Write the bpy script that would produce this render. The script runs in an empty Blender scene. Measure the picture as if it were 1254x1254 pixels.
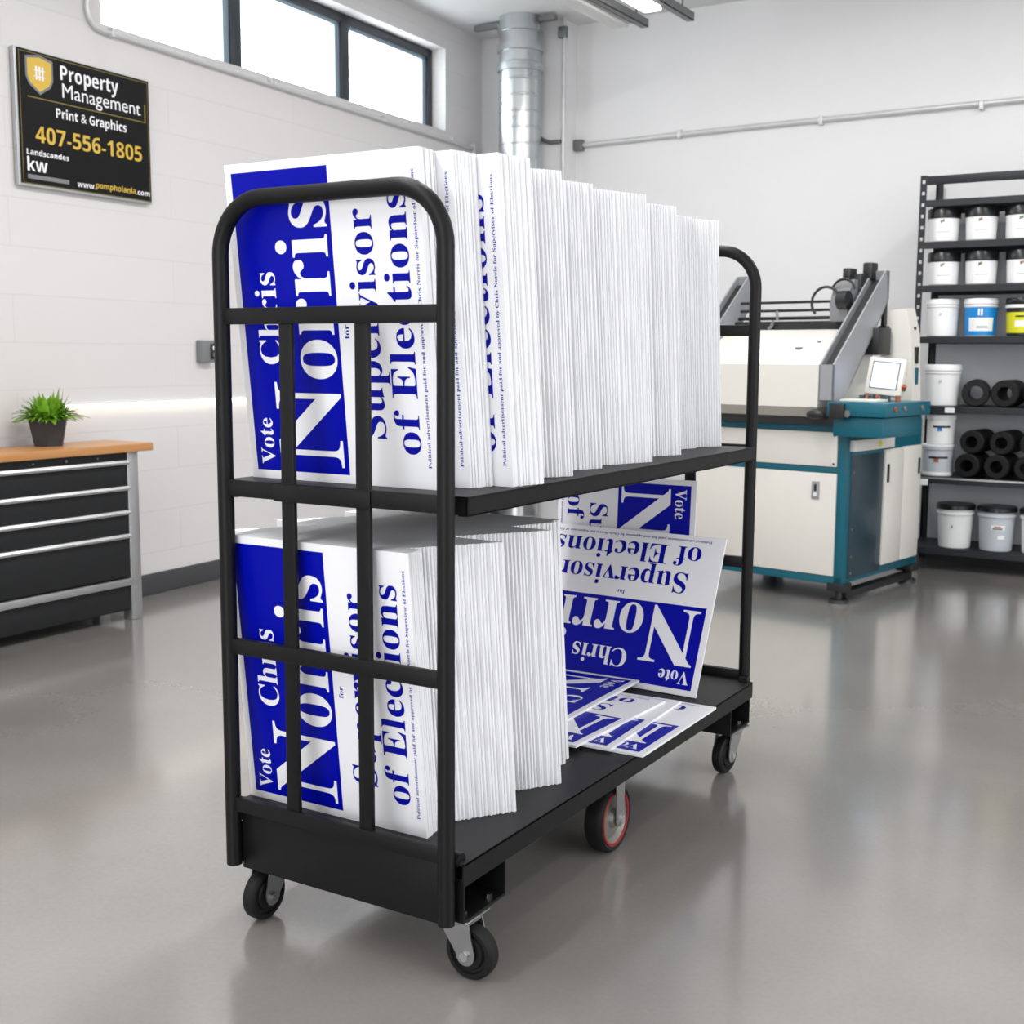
import bpy, bmesh, math, random
from mathutils import Vector, Matrix
random.seed(7)
S = bpy.context.scene
COL = S.collection
PI = math.pi

# ------------------------------------------------------------------ materials
def lin(c):
    return tuple(((v / 255) / 12.92 if v / 255 <= .04045 else (((v / 255) + .055) / 1.055) ** 2.4) for v in c)

def mat(name, rgb, rough=.5, metal=0., noise=0., nscale=30., bump=0., bscale=60., spec=.5, rvar=0., coat=0.):
    m = bpy.data.materials.new(name); m.use_nodes = True
    nt = m.node_tree; b = nt.nodes['Principled BSDF']
    c = lin(rgb)
    b.inputs['Base Color'].default_value = (*c, 1)
    b.inputs['Roughness'].default_value = rough
    b.inputs['Metallic'].default_value = metal
    b.inputs['Specular IOR Level'].default_value = spec
    if coat:
        b.inputs['Coat Weight'].default_value = coat
        b.inputs['Coat Roughness'].default_value = .1
    tc = nt.nodes.new('ShaderNodeTexCoord')
    if noise or rvar:
        n = nt.nodes.new('ShaderNodeTexNoise'); n.inputs['Scale'].default_value = nscale
        n.inputs['Detail'].default_value = 5
        nt.links.new(tc.outputs['Object'], n.inputs['Vector'])
        if noise:
            r = nt.nodes.new('ShaderNodeValToRGB')
            r.color_ramp.elements[0].position = .3; r.color_ramp.elements[1].position = .7
            r.color_ramp.elements[0].color = (*[v * (1 - noise) for v in c], 1)
            r.color_ramp.elements[1].color = (*[min(1, v * (1 + noise)) for v in c], 1)
            nt.links.new(n.outputs['Fac'], r.inputs['Fac'])
            nt.links.new(r.outputs['Color'], b.inputs['Base Color'])
        if rvar:
            mr = nt.nodes.new('ShaderNodeMapRange')
            mr.inputs['To Min'].default_value = rough - rvar; mr.inputs['To Max'].default_value = rough + rvar
            nt.links.new(n.outputs['Fac'], mr.inputs['Value'])
            nt.links.new(mr.outputs['Result'], b.inputs['Roughness'])
    if bump:
        n2 = nt.nodes.new('ShaderNodeTexNoise'); n2.inputs['Scale'].default_value = bscale
        n2.inputs['Detail'].default_value = 4
        bp = nt.nodes.new('ShaderNodeBump'); bp.inputs['Strength'].default_value = bump
        bp.inputs['Distance'].default_value = .002
        nt.links.new(tc.outputs['Object'], n2.inputs['Vector'])
        nt.links.new(n2.outputs['Fac'], bp.inputs['Height'])
        nt.links.new(bp.outputs['Normal'], b.inputs['Normal'])
    return m

def emit(name, rgb, strength):
    m = bpy.data.materials.new(name); m.use_nodes = True
    nt = m.node_tree; b = nt.nodes['Principled BSDF']
    b.inputs['Base Color'].default_value = (*lin(rgb), 1)
    b.inputs['Emission Color'].default_value = (*lin(rgb), 1)
    b.inputs['Emission Strength'].default_value = strength
    return m

M = {}
M['black'] = mat('black_powder_coat', (17, 17, 18), .45, bump=.12, bscale=500, rvar=.06, nscale=40, spec=.22)
M['deck'] = mat('black_deck_steel', (29, 29, 32), .5, noise=.15, nscale=12, bump=.15, bscale=400, spec=.3)
M['rubber'] = mat('black_rubber', (17, 17, 18), .6, bump=.1, bscale=200, spec=.3)
M['zinc'] = mat('zinc_steel', (176, 178, 180), .32, 1., rvar=.08, nscale=60)
M['chrome'] = mat('bright_bolt', (215, 215, 215), .2, 1.)
M['red'] = mat('red_rim', (138, 16, 26), .45)
M['hub'] = mat('grey_wheel_hub', (128, 126, 118), .45, .4, noise=.1)
M['sign'] = mat('white_corrugated_plastic', (238, 238, 241), .38, bump=.05, bscale=90)
M['blue'] = mat('blue_sign_print', (0, 9, 158), .36, spec=.12)
M['ink'] = mat('blue_ink', (4, 12, 150), .4, spec=.12)
M['whiteprint'] = mat('white_print', (240, 240, 243), .38)
M['wallback'] = mat('back_wall_paint', (224, 223, 224), .8, noise=.012, nscale=3, bump=.2, bscale=120)
M['white'] = mat('white_paint', (228, 227, 227), .6)
M['ceil'] = mat('ceiling_paint', (214, 214, 214), .8, bump=.1)
M['base'] = mat('grey_baseboard', (66, 67, 70), .55)
M['frame'] = mat('dark_window_frame', (48, 52, 58), .4)
M['sash'] = mat('pale_window_sash', (150, 166, 178), .35, .3)
M['galv'] = mat('galvanised_sheet', (198, 202, 204), .3, 1., noise=.06, nscale=9, rvar=.08)
M['conduit'] = mat('painted_conduit', (206, 206, 206), .4, .35)
M['strut'] = mat('grey_strut', (118, 120, 122), .45, .5)
M['wood'] = None
M['drawer'] = mat('black_drawer', (30, 31, 33), .45, noise=.06, spec=.3)
M['alu'] = mat('brushed_aluminium', (186, 187, 189), .36, .85, rvar=.06)
M['cream'] = mat('cream_panel', (222, 219, 212), .42, noise=.012, nscale=5)
M['creamshade'] = mat('shaded_cream_lip', (178, 174, 164), .5)  # cream hood lip with its underside shade put into the colour
M['teal'] = mat('teal_enamel', (0, 92, 110), .35, noise=.06, nscale=10)
M['tealdark'] = mat('dark_teal_enamel', (36, 58, 70), .3, noise=.08, nscale=8)
M['armgrey'] = mat('grey_arm', (158, 160, 164), .4, .3, rvar=.05)
M['dark'] = mat('dark_mechanism', (30, 31, 33), .45)
M['midgrey'] = mat('mid_grey_plastic', (120, 122, 124), .5)
M['rack'] = mat('dark_rack_steel', (38, 41, 45), .45, rvar=.05, spec=.3)
M['wallshade'] = mat('grey_shaded_wall', (188, 190, 195), .6)
M['pailw'] = mat('white_pail', (236, 236, 236), .35)
M['pailg'] = mat('pale_grey_pail', (186, 192, 198), .3)
M['lid'] = mat('black_lid', (26, 27, 29), .3)
M['cyan'] = mat('blue_label', (0, 132, 206), .4)
M['yellow'] = mat('yellow_label', (214, 212, 20), .4)
M['orange'] = mat('orange_button', (150, 78, 48), .4)
M['greenmark'] = mat('green_mark', (50, 110, 64), .5)
M['redmark'] = mat('red_mark', (200, 70, 66), .5)
M['gold'] = mat('gold_print', (212, 176, 62), .4)
M['golddim'] = mat('dull_gold_line', (132, 116, 44), .5)
M['signblack'] = mat('black_sign_face', (20, 20, 21), .45, spec=.15)
M['pot'] = mat('charcoal_pot', (50, 50, 52), .55, noise=.1)
M['soil'] = mat('dark_soil', (40, 30, 22), .95, bump=.5)
M['leaf'] = mat('bright_leaf', (118, 168, 40), .5, noise=.3, nscale=25)
M['screen'] = emit('lit_screen', (204, 218, 250), .7)
M['lamp'] = emit('lamp_diffuser', (255, 252, 246), 9.)
M['led'] = emit('led_strip', (255, 247, 230), 4.2)
M['lampbody'] = mat('lamp_housing', (222, 222, 220), .5)

def wood():
    m = mat('oiled_wood_top', (190, 134, 82), .42)
    nt = m.node_tree; b = nt.nodes['Principled BSDF']
    tc = nt.nodes.new('ShaderNodeTexCoord'); mp = nt.nodes.new('ShaderNodeMapping')
    mp.inputs['Scale'].default_value = (26, 1.6, 26)
    n = nt.nodes.new('ShaderNodeTexNoise'); n.inputs['Scale'].default_value = 2.2; n.inputs['Detail'].default_value = 6
    r = nt.nodes.new('ShaderNodeValToRGB')
    r.color_ramp.elements[0].color = (*lin((168, 112, 62)), 1); r.color_ramp.elements[1].color = (*lin((206, 152, 98)), 1)
    nt.links.new(tc.outputs['Object'], mp.inputs['Vector']); nt.links.new(mp.outputs['Vector'], n.inputs['Vector'])
    nt.links.new(n.outputs['Fac'], r.inputs['Fac']); nt.links.new(r.outputs['Color'], b.inputs['Base Color'])
    return m
M['wood'] = wood()

def blockwall():
    m = mat('painted_block_wall', (216, 213, 213), .7)
    nt = m.node_tree; b = nt.nodes['Principled BSDF']
    tc = nt.nodes.new('ShaderNodeTexCoord')
    sp = nt.nodes.new('ShaderNodeSeparateXYZ'); cb = nt.nodes.new('ShaderNodeCombineXYZ')
    nt.links.new(tc.outputs['Object'], sp.inputs['Vector'])
    nt.links.new(sp.outputs['X'], cb.inputs['X']); nt.links.new(sp.outputs['Z'], cb.inputs['Y'])
    br = nt.nodes.new('ShaderNodeTexBrick')
    br.inputs['Scale'].default_value = 1.; br.inputs['Brick Width'].default_value = 1.9
    br.inputs['Row Height'].default_value = .2; br.inputs['Mortar Size'].default_value = .005
    br.inputs['Mortar Smooth'].default_value = .6
    c = lin((216, 213, 213)); d = lin((210, 207, 207))
    br.inputs['Color1'].default_value = (*c, 1); br.inputs['Color2'].default_value = (*[v * .985 for v in c], 1)
    br.inputs['Mortar'].default_value = (*d, 1)
    nt.links.new(cb.outputs['Vector'], br.inputs['Vector'])
    nt.links.new(br.outputs['Color'], b.inputs['Base Color'])
    inv = nt.nodes.new('ShaderNodeMath'); inv.operation = 'SUBTRACT'; inv.inputs[0].default_value = 1.
    nt.links.new(br.outputs['Fac'], inv.inputs[1])
    bp = nt.nodes.new('ShaderNodeBump'); bp.inputs['Strength'].default_value = .2; bp.inputs['Distance'].default_value = .002
    nt.links.new(inv.outputs[0], bp.inputs['Height']); nt.links.new(bp.outputs['Normal'], b.inputs['Normal'])
    return m
M['block'] = blockwall()

def floor_mat():
    m = mat('polished_concrete', (150, 147, 143), .3)
    nt = m.node_tree; b = nt.nodes['Principled BSDF']
    tc = nt.nodes.new('ShaderNodeTexCoord')
    n1 = nt.nodes.new('ShaderNodeTexNoise'); n1.inputs['Scale'].default_value = 1.6; n1.inputs['Detail'].default_value = 4
    n1.inputs['Roughness'].default_value = .5
    n2 = nt.nodes.new('ShaderNodeTexNoise'); n2.inputs['Scale'].default_value = 85; n2.inputs['Detail'].default_value = 3
    for n in (n1, n2): nt.links.new(tc.outputs['Object'], n.inputs['Vector'])
    r1 = nt.nodes.new('ShaderNodeValToRGB')
    r1.color_ramp.elements[0].position = .1; r1.color_ramp.elements[1].position = .9
    r1.color_ramp.elements[0].color = (*lin((121, 118, 114)), 1); r1.color_ramp.elements[1].color = (*lin((149, 145, 141)), 1)
    r2 = nt.nodes.new('ShaderNodeValToRGB')
    r2.color_ramp.elements[0].position = .36; r2.color_ramp.elements[1].position = .6
    r2.color_ramp.elements[0].color = (.9, .895, .89, 1); r2.color_ramp.elements[1].color = (1, 1, 1, 1)
    mx = nt.nodes.new('ShaderNodeMix'); mx.data_type = 'RGBA'; mx.blend_type = 'MULTIPLY'; mx.inputs['Factor'].default_value = .45
    nt.links.new(n1.outputs['Fac'], r1.inputs['Fac']); nt.links.new(n2.outputs['Fac'], r2.inputs['Fac'])
    nt.links.new(r1.outputs['Color'], mx.inputs['A']); nt.links.new(r2.outputs['Color'], mx.inputs['B'])
    nt.links.new(mx.outputs['Result'], b.inputs['Base Color'])
    mr = nt.nodes.new('ShaderNodeMapRange'); mr.inputs['To Min'].default_value = .15; mr.inputs['To Max'].default_value = .30
    nt.links.new(n1.outputs['Fac'], mr.inputs['Value']); nt.links.new(mr.outputs['Result'], b.inputs['Roughness'])
    b.inputs['Specular IOR Level'].default_value = .9
    b.inputs['Coat Weight'].default_value = .8; b.inputs['Coat Roughness'].default_value = .13; b.inputs['Coat IOR'].default_value = 1.55
    return m
M['floor'] = floor_mat()

def glass():
    m = bpy.data.materials.new('window_glass'); m.use_nodes = True
    nt = m.node_tree; nt.nodes.clear()
    o = nt.nodes.new('ShaderNodeOutputMaterial'); t = nt.nodes.new('ShaderNodeBsdfTransparent')
    t.inputs['Color'].default_value = (.96, .98, .98, 1)
    g = nt.nodes.new('ShaderNodeBsdfGlossy'); g.inputs['Roughness'].default_value = .02
    mx = nt.nodes.new('ShaderNodeMixShader')
    mx.inputs[0].default_value = .06; nt.links.new(t.outputs[0], mx.inputs[1]); nt.links.new(g.outputs[0], mx.inputs[2])
    nt.links.new(mx.outputs[0], o.inputs['Surface'])
    return m
M['glass'] = glass()

# ------------------------------------------------------------------ text
def bold_serif(s):
    return ''.join(chr(0x1D400 + ord(c) - 65) if 'A' <= c <= 'Z' else chr(0x1D41A + ord(c) - 97) if 'a' <= c <= 'z' else c for c in s)
def bold_sans(s):
    return ''.join(chr(0x1D5D4 + ord(c) - 65) if 'A' <= c <= 'Z' else chr(0x1D5EE + ord(c) - 97) if 'a' <= c <= 'z'
                   else chr(0x1D7EC + ord(c) - 48) if '0' <= c <= '9' else c for c in s)
_tc = {}
def text_geo(body, res=3):
    if (body, res) in _tc: return _tc[(body, res)]
    cu = bpy.data.curves.new('lettering', 'FONT'); cu.body = body; cu.size = 1; cu.resolution_u = res
    o = bpy.data.objects.new('lettering', cu); COL.objects.link(o)
    dg = bpy.context.evaluated_depsgraph_get()
    me = bpy.data.meshes.new_from_object(o.evaluated_get(dg))
    vs = [(v.co.x, v.co.y) for v in me.vertices]; fs = [tuple(p.vertices) for p in me.polygons]
    bpy.data.objects.remove(o); bpy.data.curves.remove(cu); bpy.data.meshes.remove(me)
    _tc[(body, res)] = (vs, fs)
    return vs, fs
def cap_h(style): return max(v[1] for v in text_geo(style('E'))[0])
def x_h(style): return max(v[1] for v in text_geo(style('x'))[0])

# ------------------------------------------------------------------ mesh builder
class MB:
    def __init__(s, T=None):
        s.bm = bmesh.new(); s.T = T or Matrix()
    def _fin(s, nv, nf, mi, X=None):
        s.bm.verts.ensure_lookup_table(); s.bm.faces.ensure_lookup_table()
        for f in s.bm.faces[nf:]: f.material_index = mi
        if X is not None:
            bmesh.ops.transform(s.bm, matrix=X, verts=s.bm.verts[nv:])
    def box(s, x0, x1, y0, y1, z0, z1, mi=0, bev=0., X=None, seg=2):
        if bev:
            t = MB().box(x0, x1, y0, y1, z0, z1)
            bmesh.ops.bevel(t.bm, geom=list(t.bm.edges), offset=bev, segments=seg, affect='EDGES', profile=.5)
            if X is not None: bmesh.ops.transform(t.bm, matrix=X, verts=list(t.bm.verts))
            for f in t.bm.faces: f.material_index = mi
            me = bpy.data.meshes.new('tmp'); t.bm.to_mesh(me); t.bm.free()
            s.bm.from_mesh(me); bpy.data.meshes.remove(me); return s
        nv, nf = len(s.bm.verts), len(s.bm.faces)
        vs = [s.bm.verts.new((x, y, z)) for x in (x0, x1) for y in (y0, y1) for z in (z0, z1)]
        fs = [s.bm.faces.new([vs[i] for i in q]) for q in ((0, 1, 3, 2), (4, 6, 7, 5), (0, 4, 5, 1), (2, 3, 7, 6), (0, 2, 6, 4), (1, 5, 7, 3))]
        s._fin(nv, nf, mi, X); return s
    def cyl(s, p0, p1, r, mi=0, r1=None, seg=24, caps=True):
        p0, p1 = Vector(p0), Vector(p1); d = p1 - p0
        nv, nf = len(s.bm.verts), len(s.bm.faces)
        X = Matrix.Translation((p0 + p1) / 2) @ d.to_track_quat('Z', 'Y').to_matrix().to_4x4()
        bmesh.ops.create_cone(s.bm, cap_ends=caps, segments=seg, radius1=r, radius2=r if r1 is None else r1, depth=d.length, matrix=X)
        s._fin(nv, nf, mi); return s
    def sph(s, c, r, mi=0, sc=(1, 1, 1)):
        nv, nf = len(s.bm.verts), len(s.bm.faces)
        bmesh.ops.create_uvsphere(s.bm, u_segments=16, v_segments=10, radius=r, matrix=Matrix.Translation(c) @ Matrix.Diagonal((*sc, 1)))
        s._fin(nv, nf, mi); return s
    def tube(s, pts, r, mi=0, seg=14, caps=True):
        pts = [Vector(p) for p in pts]; nv, nf = len(s.bm.verts), len(s.bm.faces)
        rings = []; up = None
        for i, p in enumerate(pts):
            t = (pts[min(i + 1, len(pts) - 1)] - pts[max(i - 1, 0)]).normalized()
            if up is None:
                up = Vector((0, 0, 1)) if abs(t.z) < .9 else Vector((1, 0, 0))
            a = t.cross(up).normalized(); up = a.cross(t).normalized()
            rings.append([s.bm.verts.new(p + r * (math.cos(2 * PI * k / seg) * a + math.sin(2 * PI * k / seg) * up)) for k in range(seg)])
        for A, B in zip(rings, rings[1:]):
            for k in range(seg):
                s.bm.faces.new((A[k], A[(k + 1) % seg], B[(k + 1) % seg], B[k]))
        if caps:
            s.bm.faces.new(rings[0][::-1]); s.bm.faces.new(rings[-1])
        s._fin(nv, nf, mi); return s
    def lathe(s, prof, mi=0, seg=32, X=None, a0=0., a1=2 * PI, closed=True):
        nv, nf = len(s.bm.verts), len(s.bm.faces)
        full = abs(a1 - a0 - 2 * PI) < 1e-6; n = seg if full else seg + 1
        rings = []
        for (r, z) in prof:
            if r < 1e-6 and full: rings.append([s.bm.verts.new((0, 0, z))])
            else: rings.append([s.bm.verts.new((r * math.cos(a0 + (a1 - a0) * k / seg), r * math.sin(a0 + (a1 - a0) * k / seg), z)) for k in range(n)])
        for A, B in zip(rings, rings[1:]):
            for k in range(seg):
                k2 = (k + 1) % n
                if len(A) == 1 and len(B) == 1: continue
                if len(A) == 1: s.bm.faces.new((A[0], B[k2], B[k]))
                elif len(B) == 1: s.bm.faces.new((A[k], A[k2], B[0]))
                else: s.bm.faces.new((A[k], A[k2], B[k2], B[k]))
        s._fin(nv, nf, mi, X); return s
    def prism(s, poly, a, b, axis, mi=0, X=None):
        """poly: 2D points in the plane across AXIS, extruded from a to b."""
        nv, nf = len(s.bm.verts), len(s.bm.faces)
        def P(q, h):
            return {0: (h, q[0], q[1]), 1: (q[0], h, q[1]), 2: (q[0], q[1], h)}[axis]
        A = [s.bm.verts.new(P(q, a)) for q in poly]; B = [s.bm.verts.new(P(q, b)) for q in poly]
        n = len(poly)
        s.bm.faces.new(A[::-1]); s.bm.faces.new(B)
        for k in range(n): s.bm.faces.new((A[k], A[(k + 1) % n], B[(k + 1) % n], B[k]))
        s._fin(nv, nf, mi, X); return s
    def text(s, body, x0, x1, base, sy, mi, X, res=3):
        """lettering with its ink from x0 to x1, baseline at BASE, scaled SY upwards, lying in z=0 of X."""
        vs, fs = text_geo(body, res)
        a, b = min(v[0] for v in vs), max(v[0] for v in vs); k = (x1 - x0) / (b - a)
        nv, nf = len(s.bm.verts), len(s.bm.faces)
        V = [s.bm.verts.new(X @ Vector((x0 + (v[0] - a) * k, base + v[1] * sy, 0))) for v in vs]
        for f in fs:
            try: s.bm.faces.new([V[i] for i in f])
            except ValueError: pass
        s._fin(nv, nf, mi); return s
    def quad(s, pts, mi=0):
        nv, nf = len(s.bm.verts), len(s.bm.faces)
        s.bm.faces.new([s.bm.verts.new(p) for p in pts]); s._fin(nv, nf, mi); return s
    def mesh(s, name, mats, smooth=True, fixn=True):
        if fixn: bmesh.ops.recalc_face_normals(s.bm, faces=s.bm.faces)
        me = bpy.data.meshes.new(name); s.bm.to_mesh(me); s.bm.free()
        for m in mats: me.materials.append(M[m] if isinstance(m, str) else m)
        if smooth:
            for p in me.polygons: p.use_smooth = True
            me.set_sharp_from_angle(angle=math.radians(38))
        return me
    def build(s, name, mats, parent=None, mw=None, smooth=True, fixn=True):
        if isinstance(mats, str): mats = [mats]
        o = bpy.data.objects.new(name, s.mesh(name, mats, smooth, fixn)); COL.objects.link(o)
        if parent is not None: o.parent = parent
        elif mw is not None: o.matrix_world = mw
        return o

def tag(o, label, cat, group=None):
    o['label'] = label; o['category'] = cat
    if group: o['group'] = group
    return o
def struct(o): o['kind'] = 'structure'; return o
def empty(name, label, cat, mw=None, group=None):
    o = bpy.data.objects.new(name, None); COL.objects.link(o); o.empty_display_size = .1
    if mw is not None: o.matrix_world = mw
    return tag(o, label, cat, group)
def copy_tree(o, parent=None):
    c = o.copy(); COL.objects.link(c)
    if parent is not None:
        c.parent = parent
    for ch in list(o.children): copy_tree(ch, c)
    return c
def T(x, y, z): return Matrix.Translation((x, y, z))
def RZ(a): return Matrix.Rotation(a, 4, 'Z')
def frame(org, ex, ey):
    ex = Vector(ex).normalized(); ez = Vector((0, 0, 1)); ey = ez.cross(ex)
    m = Matrix.Identity(4)
    for i in range(3): m[i][0], m[i][1], m[i][2], m[i][3] = ex[i], ey[i], ez[i], org[i]
    return m

# ------------------------------------------------------------------ camera (level room, lens of about 43 mm)
r = Vector((0.85570356, 0.51743531, 0.00566779)); u = Vector((-0.07016282, 0.10516534, 0.99197653)); fw = Vector((-0.51268763, 0.84923551, -0.12629508))
cam = bpy.data.cameras.new('camera'); co = bpy.data.objects.new('camera', cam); COL.objects.link(co)
mw = Matrix.Identity(4)
for i in range(3): mw[i][0], mw[i][1], mw[i][2], mw[i][3] = r[i], u[i], -fw[i], (1.72744734, -1.77280261, 1.16055217)[i]
co.matrix_world = mw
cam.sensor_width = 36; cam.lens = 36 * 1510.47 / 1254; cam.clip_start = .05
cam.dof.use_dof = True; cam.dof.focus_distance = 2.75; cam.dof.aperture_fstop = 7.5
S.camera = co

# ------------------------------------------------------------------ the room
# left wall frame: x along the wall (to the back), y towards the outside, z up
WL = frame((-2.82, 2.57, 0), (-.054, .9985, 0), None)     # ey = (-.9985,-.054): out of the room
CZ = 3.29
SILL, HEAD, W0, W1 = 2.612, 3.13, -.405, 2.552
b = MB()
b.box(-8, 3.06, 0, .25, -.02, SILL)
b.box(-8, 3.06, 0, .25, HEAD, CZ + .1)
b.box(-8, W0, 0, .25, SILL, HEAD)
b.box(W1, 3.06, 0, .25, SILL, HEAD)
struct(b.build('wall_left', ['block'], mw=WL, smooth=False))
struct(MB().box(-2.99, 5.2, 5.6, 5.8, -.02, CZ + .1).build('wall_back', ['wallback'], smooth=False))
struct(MB().box(5, 5.2, -6, 5.6, -.02, CZ + .1).build('wall_right', ['wallback'], smooth=False))
struct(MB().box(-2.7, 5.2, -6, -5.4, -.02, CZ + .1).build('wall_front', ['wallback'], smooth=False))
struct(MB().box(-3.6, 5.2, -6, 5.8, -.1, 0).build('floor', ['floor'], smooth=False))
struct(MB().box(-3.6, 5.2, -6, 5.8, CZ, CZ + .1).build('ceiling', ['ceil'], smooth=False))
struct(MB().box(-7.5, 3.05, -.014, 0, 0, .102, bev=.003).build('baseboard_left', ['base'], mw=WL))
struct(MB().box(-2.9, 5, 5.586, 5.6, 0, .102, bev=.003).build('baseboard_back', ['base']))
struct(MB().box(-2.55, -2.245, 5.42, 5.6, 0, CZ).build('trim_1', ['wallback'], smooth=False))

# window
win = bpy.data.objects.new('window_1', None); COL.objects.link(win); win.matrix_world = WL; struct(win)
b = MB()
y0, y1 = .10, .16
b.box(W0, W1, y0, y1, SILL, SILL + .035, bev=.003)
b.box(W0, W1, y0, y1, HEAD - .05, HEAD, bev=.003)
b.box(W0, W0 + .05, y0, y1, SILL, HEAD, bev=.003)
b.box(W1 - .055, W1, y0, y1, SILL, HEAD, bev=.003)
for c in (.62, 1.585): b.box(c - .04, c + .04, y0, y1, SILL, HEAD, bev=.003)
b.build('window_frame', ['frame'], win)
for (a, e) in ((W0 + .05, .58), (.66, 1.545), (1.625, W1 - .055)):
    b = MB()
    b.box(a, a + .018, y0 + .015, y1 - .01, SILL + .035, HEAD - .05)
    b.box(e - .045, e, y0 + .015, y1 - .01, SILL + .035, HEAD - .05)
    b.box(a, e, y0 + .015, y1 - .01, HEAD - .075, HEAD - .05)
    b.build('window_sash', ['sash'], win)
    MB().box(a + .018, e - .045, y0 + .03, y0 + .034, SILL + .035, HEAD - .075).build('window_pane', ['glass'], win)

# conduits
def arc(c, r, a0, a1, ax, ay, n=8):
    c, ax, ay = Vector(c), Vector(ax), Vector(ay)
    return [c + r * (math.cos(a0 + (a1 - a0) * k / n) * ax + math.sin(a0 + (a1 - a0) * k / n) * ay) for k in range(n + 1)]
yo = -.02
pts = [(-.50, yo, 3.2), (-.50, yo, 2.66)] + arc((-.42, yo, 2.655), .08, PI, 1.5 * PI, (1, 0, 0), (0, 0, 1)) + [(-.3, yo, 2.575), (2.9, yo, 2.545)]
p = empty('conduit_pipe', 'pale painted conduit running under the high window on the left wall', 'pipe', WL)
MB().tube(pts, .012).build('pipe', ['conduit'], p)
for s_ in (-.36, .75, 1.8, 2.6):
    MB().box(s_ - .012, s_ + .012, -.034, -.001, 2.54 - .0 + (.02 if s_ < 1 else .005), 2.59 + (.01 if s_ < 1 else -.01), bev=.003).build('clamp', ['conduit'], p)
MB().box(2.87, 2.93, -.04, -.001, 2.51, 2.58, bev=.004).build('junction_box', ['conduit'], p)
p = empty('conduit_pipe', 'long grey conduit running level across the back wall', 'pipe', T(0, 5.6, 0))
MB().tube([(-2.19, -.02, 2.525), (-1.2, -.02, 2.54), (.2, -.02, 2.55), (2.5, -.02, 2.56)], .016).build('pipe', ['conduit'], p)
MB().box(-2.245, -2.18, -.05, 0, 2.49, 2.56, bev=.005).build('junction_box', ['strut'], p)
for x in (-1.5, -.6, .3): MB().box(x - .012, x + .012, -.04, 0, 2.515, 2.565, bev=.003).build('clamp', ['conduit'], p)
p = empty('conduit_pipe', 'thin upright conduit on the corner column beside the duct', 'pipe', T(-2.235, 5.405, 0))
MB().cyl((0, 0, .2), (0, 0, CZ), .012).build('pipe', ['conduit'], p)
MB().tube([(-.24, 0, 2.60), (-.14, 0, 2.545), (-.1, 0, 2.53), (-.02, 0, 2.53)], .014).build('branch_pipe', ['strut'], p)
MB().box(-.035, .02, -.025, .012, CZ - .12, CZ - .05, bev=.005).build('junction_box', ['strut'], p)

# duct
p = empty('ventilation_duct', 'shiny galvanised round spiral duct standing in the room corner', 'duct', T(-2.47, 5.25, 0))
prof = []
z = .01
while z < CZ - .02:
    prof += [(.135, z), (.135, z + .082), (.1385, z + .086), (.1385, z + .092), (.135, z + .096)]; z += .1
MB().lathe(prof, seg=40).build('duct_pipe', ['galv'], p)
for zz in (CZ - .10, CZ - .22, CZ - .34): MB().lathe([(.136, zz), (.147, zz + .003), (.147, zz + .042), (.136, zz + .045)], seg=40).build('band', ['galv'], p)
MB().box(-.34, .26, -.02, .02, CZ - .045, CZ - .015).build('hanger_bracket', ['strut'], p)

# ceiling lamps and rails
def lamp(x, y0, y1, z, lit, label):
    p = empty('ceiling_light', label, 'lamp', T(x, (y0 + y1) / 2, z), 'strip lamps hung under the ceiling')
    L = (y1 - y0) / 2
    b = MB(); b.prism([(-.06, .0), (.06, 0), (.045, .06), (-.045, .06)], -L, L, 1)
    b.build('housing', ['lampbody'], p)
    MB().box(-.052, .052, -L + .02, L - .02, -.022, -.001, bev=.008).build('diffuser', ['lamp' if lit else 'lampbody'], p)
    for yy in (-L * .7, L * .7): MB().cyl((0, yy, .06), (0, yy, CZ - z), .005, seg=8).build('hanger_rod', ['strut'], p)
lamp(-1.535, 2.6, 4.82, 3.03, False, 'unlit white strip lamp nearest the duct under the ceiling')
lamp(-1.235, 3.4, 4.60, 3.03, True, 'glowing white strip lamp between the two ceiling rails')
def rail(x, y0, y1, label):
    p = empty('ceiling_rail', label, 'rail', T(x, y1, 3.02), 'grey strut rails hung under the ceiling')
    b = MB(); b.box(-.021, .021, y0 - y1, 0, 0, .004); b.box(-.021, -.017, y0 - y1, 0, 0, .045); b.box(.017, .021, y0 - y1, 0, 0, .045)
    b.build('channel', ['strut'], p)
    for k in (.12, 1.1): MB().cyl((0, -k, .0), (0, -k, CZ - 3.02), .006, seg=8).build('hanger_rod', ['strut'], p)
rail(-1.43, 2.6, 4.9, 'grey ceiling rail just right of the unlit strip lamp')
rail(-1.15, 2.6, 4.9, 'grey ceiling rail right of the glowing strip lamp')

# led light strip and socket on the left wall
p = empty('light_strip', 'glowing white light strip along the left wall above the workbench', 'lamp', WL)
MB().box(-.75, 1.7, -.022, -.001, .928, .942, bev=.003).build('housing', ['white'], p)
MB().box(-.745, 1.695, -.024, -.004, .916, .9275, bev=.002).build('diffuser', ['led'], p)
p = empty('electrical_box', 'small grey electrical socket box on the left wall', 'socket', WL @ T(.2, 0, 1.17))
MB().box(-.055, .05, -.045, 0, -.055, .055, bev=.006).build('box', ['midgrey'], p)
b = MB(); b.box(.0, .045, -.052, -.045, -.038, .038, 0, bev=.003); b.box(.012, .034, -.0545, -.052, .006, .026, 1); b.box(.012, .034, -.0545, -.052, -.026, -.006, 2)
b.build('socket', ['dark', 'pailw', 'hub'], p)

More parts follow.
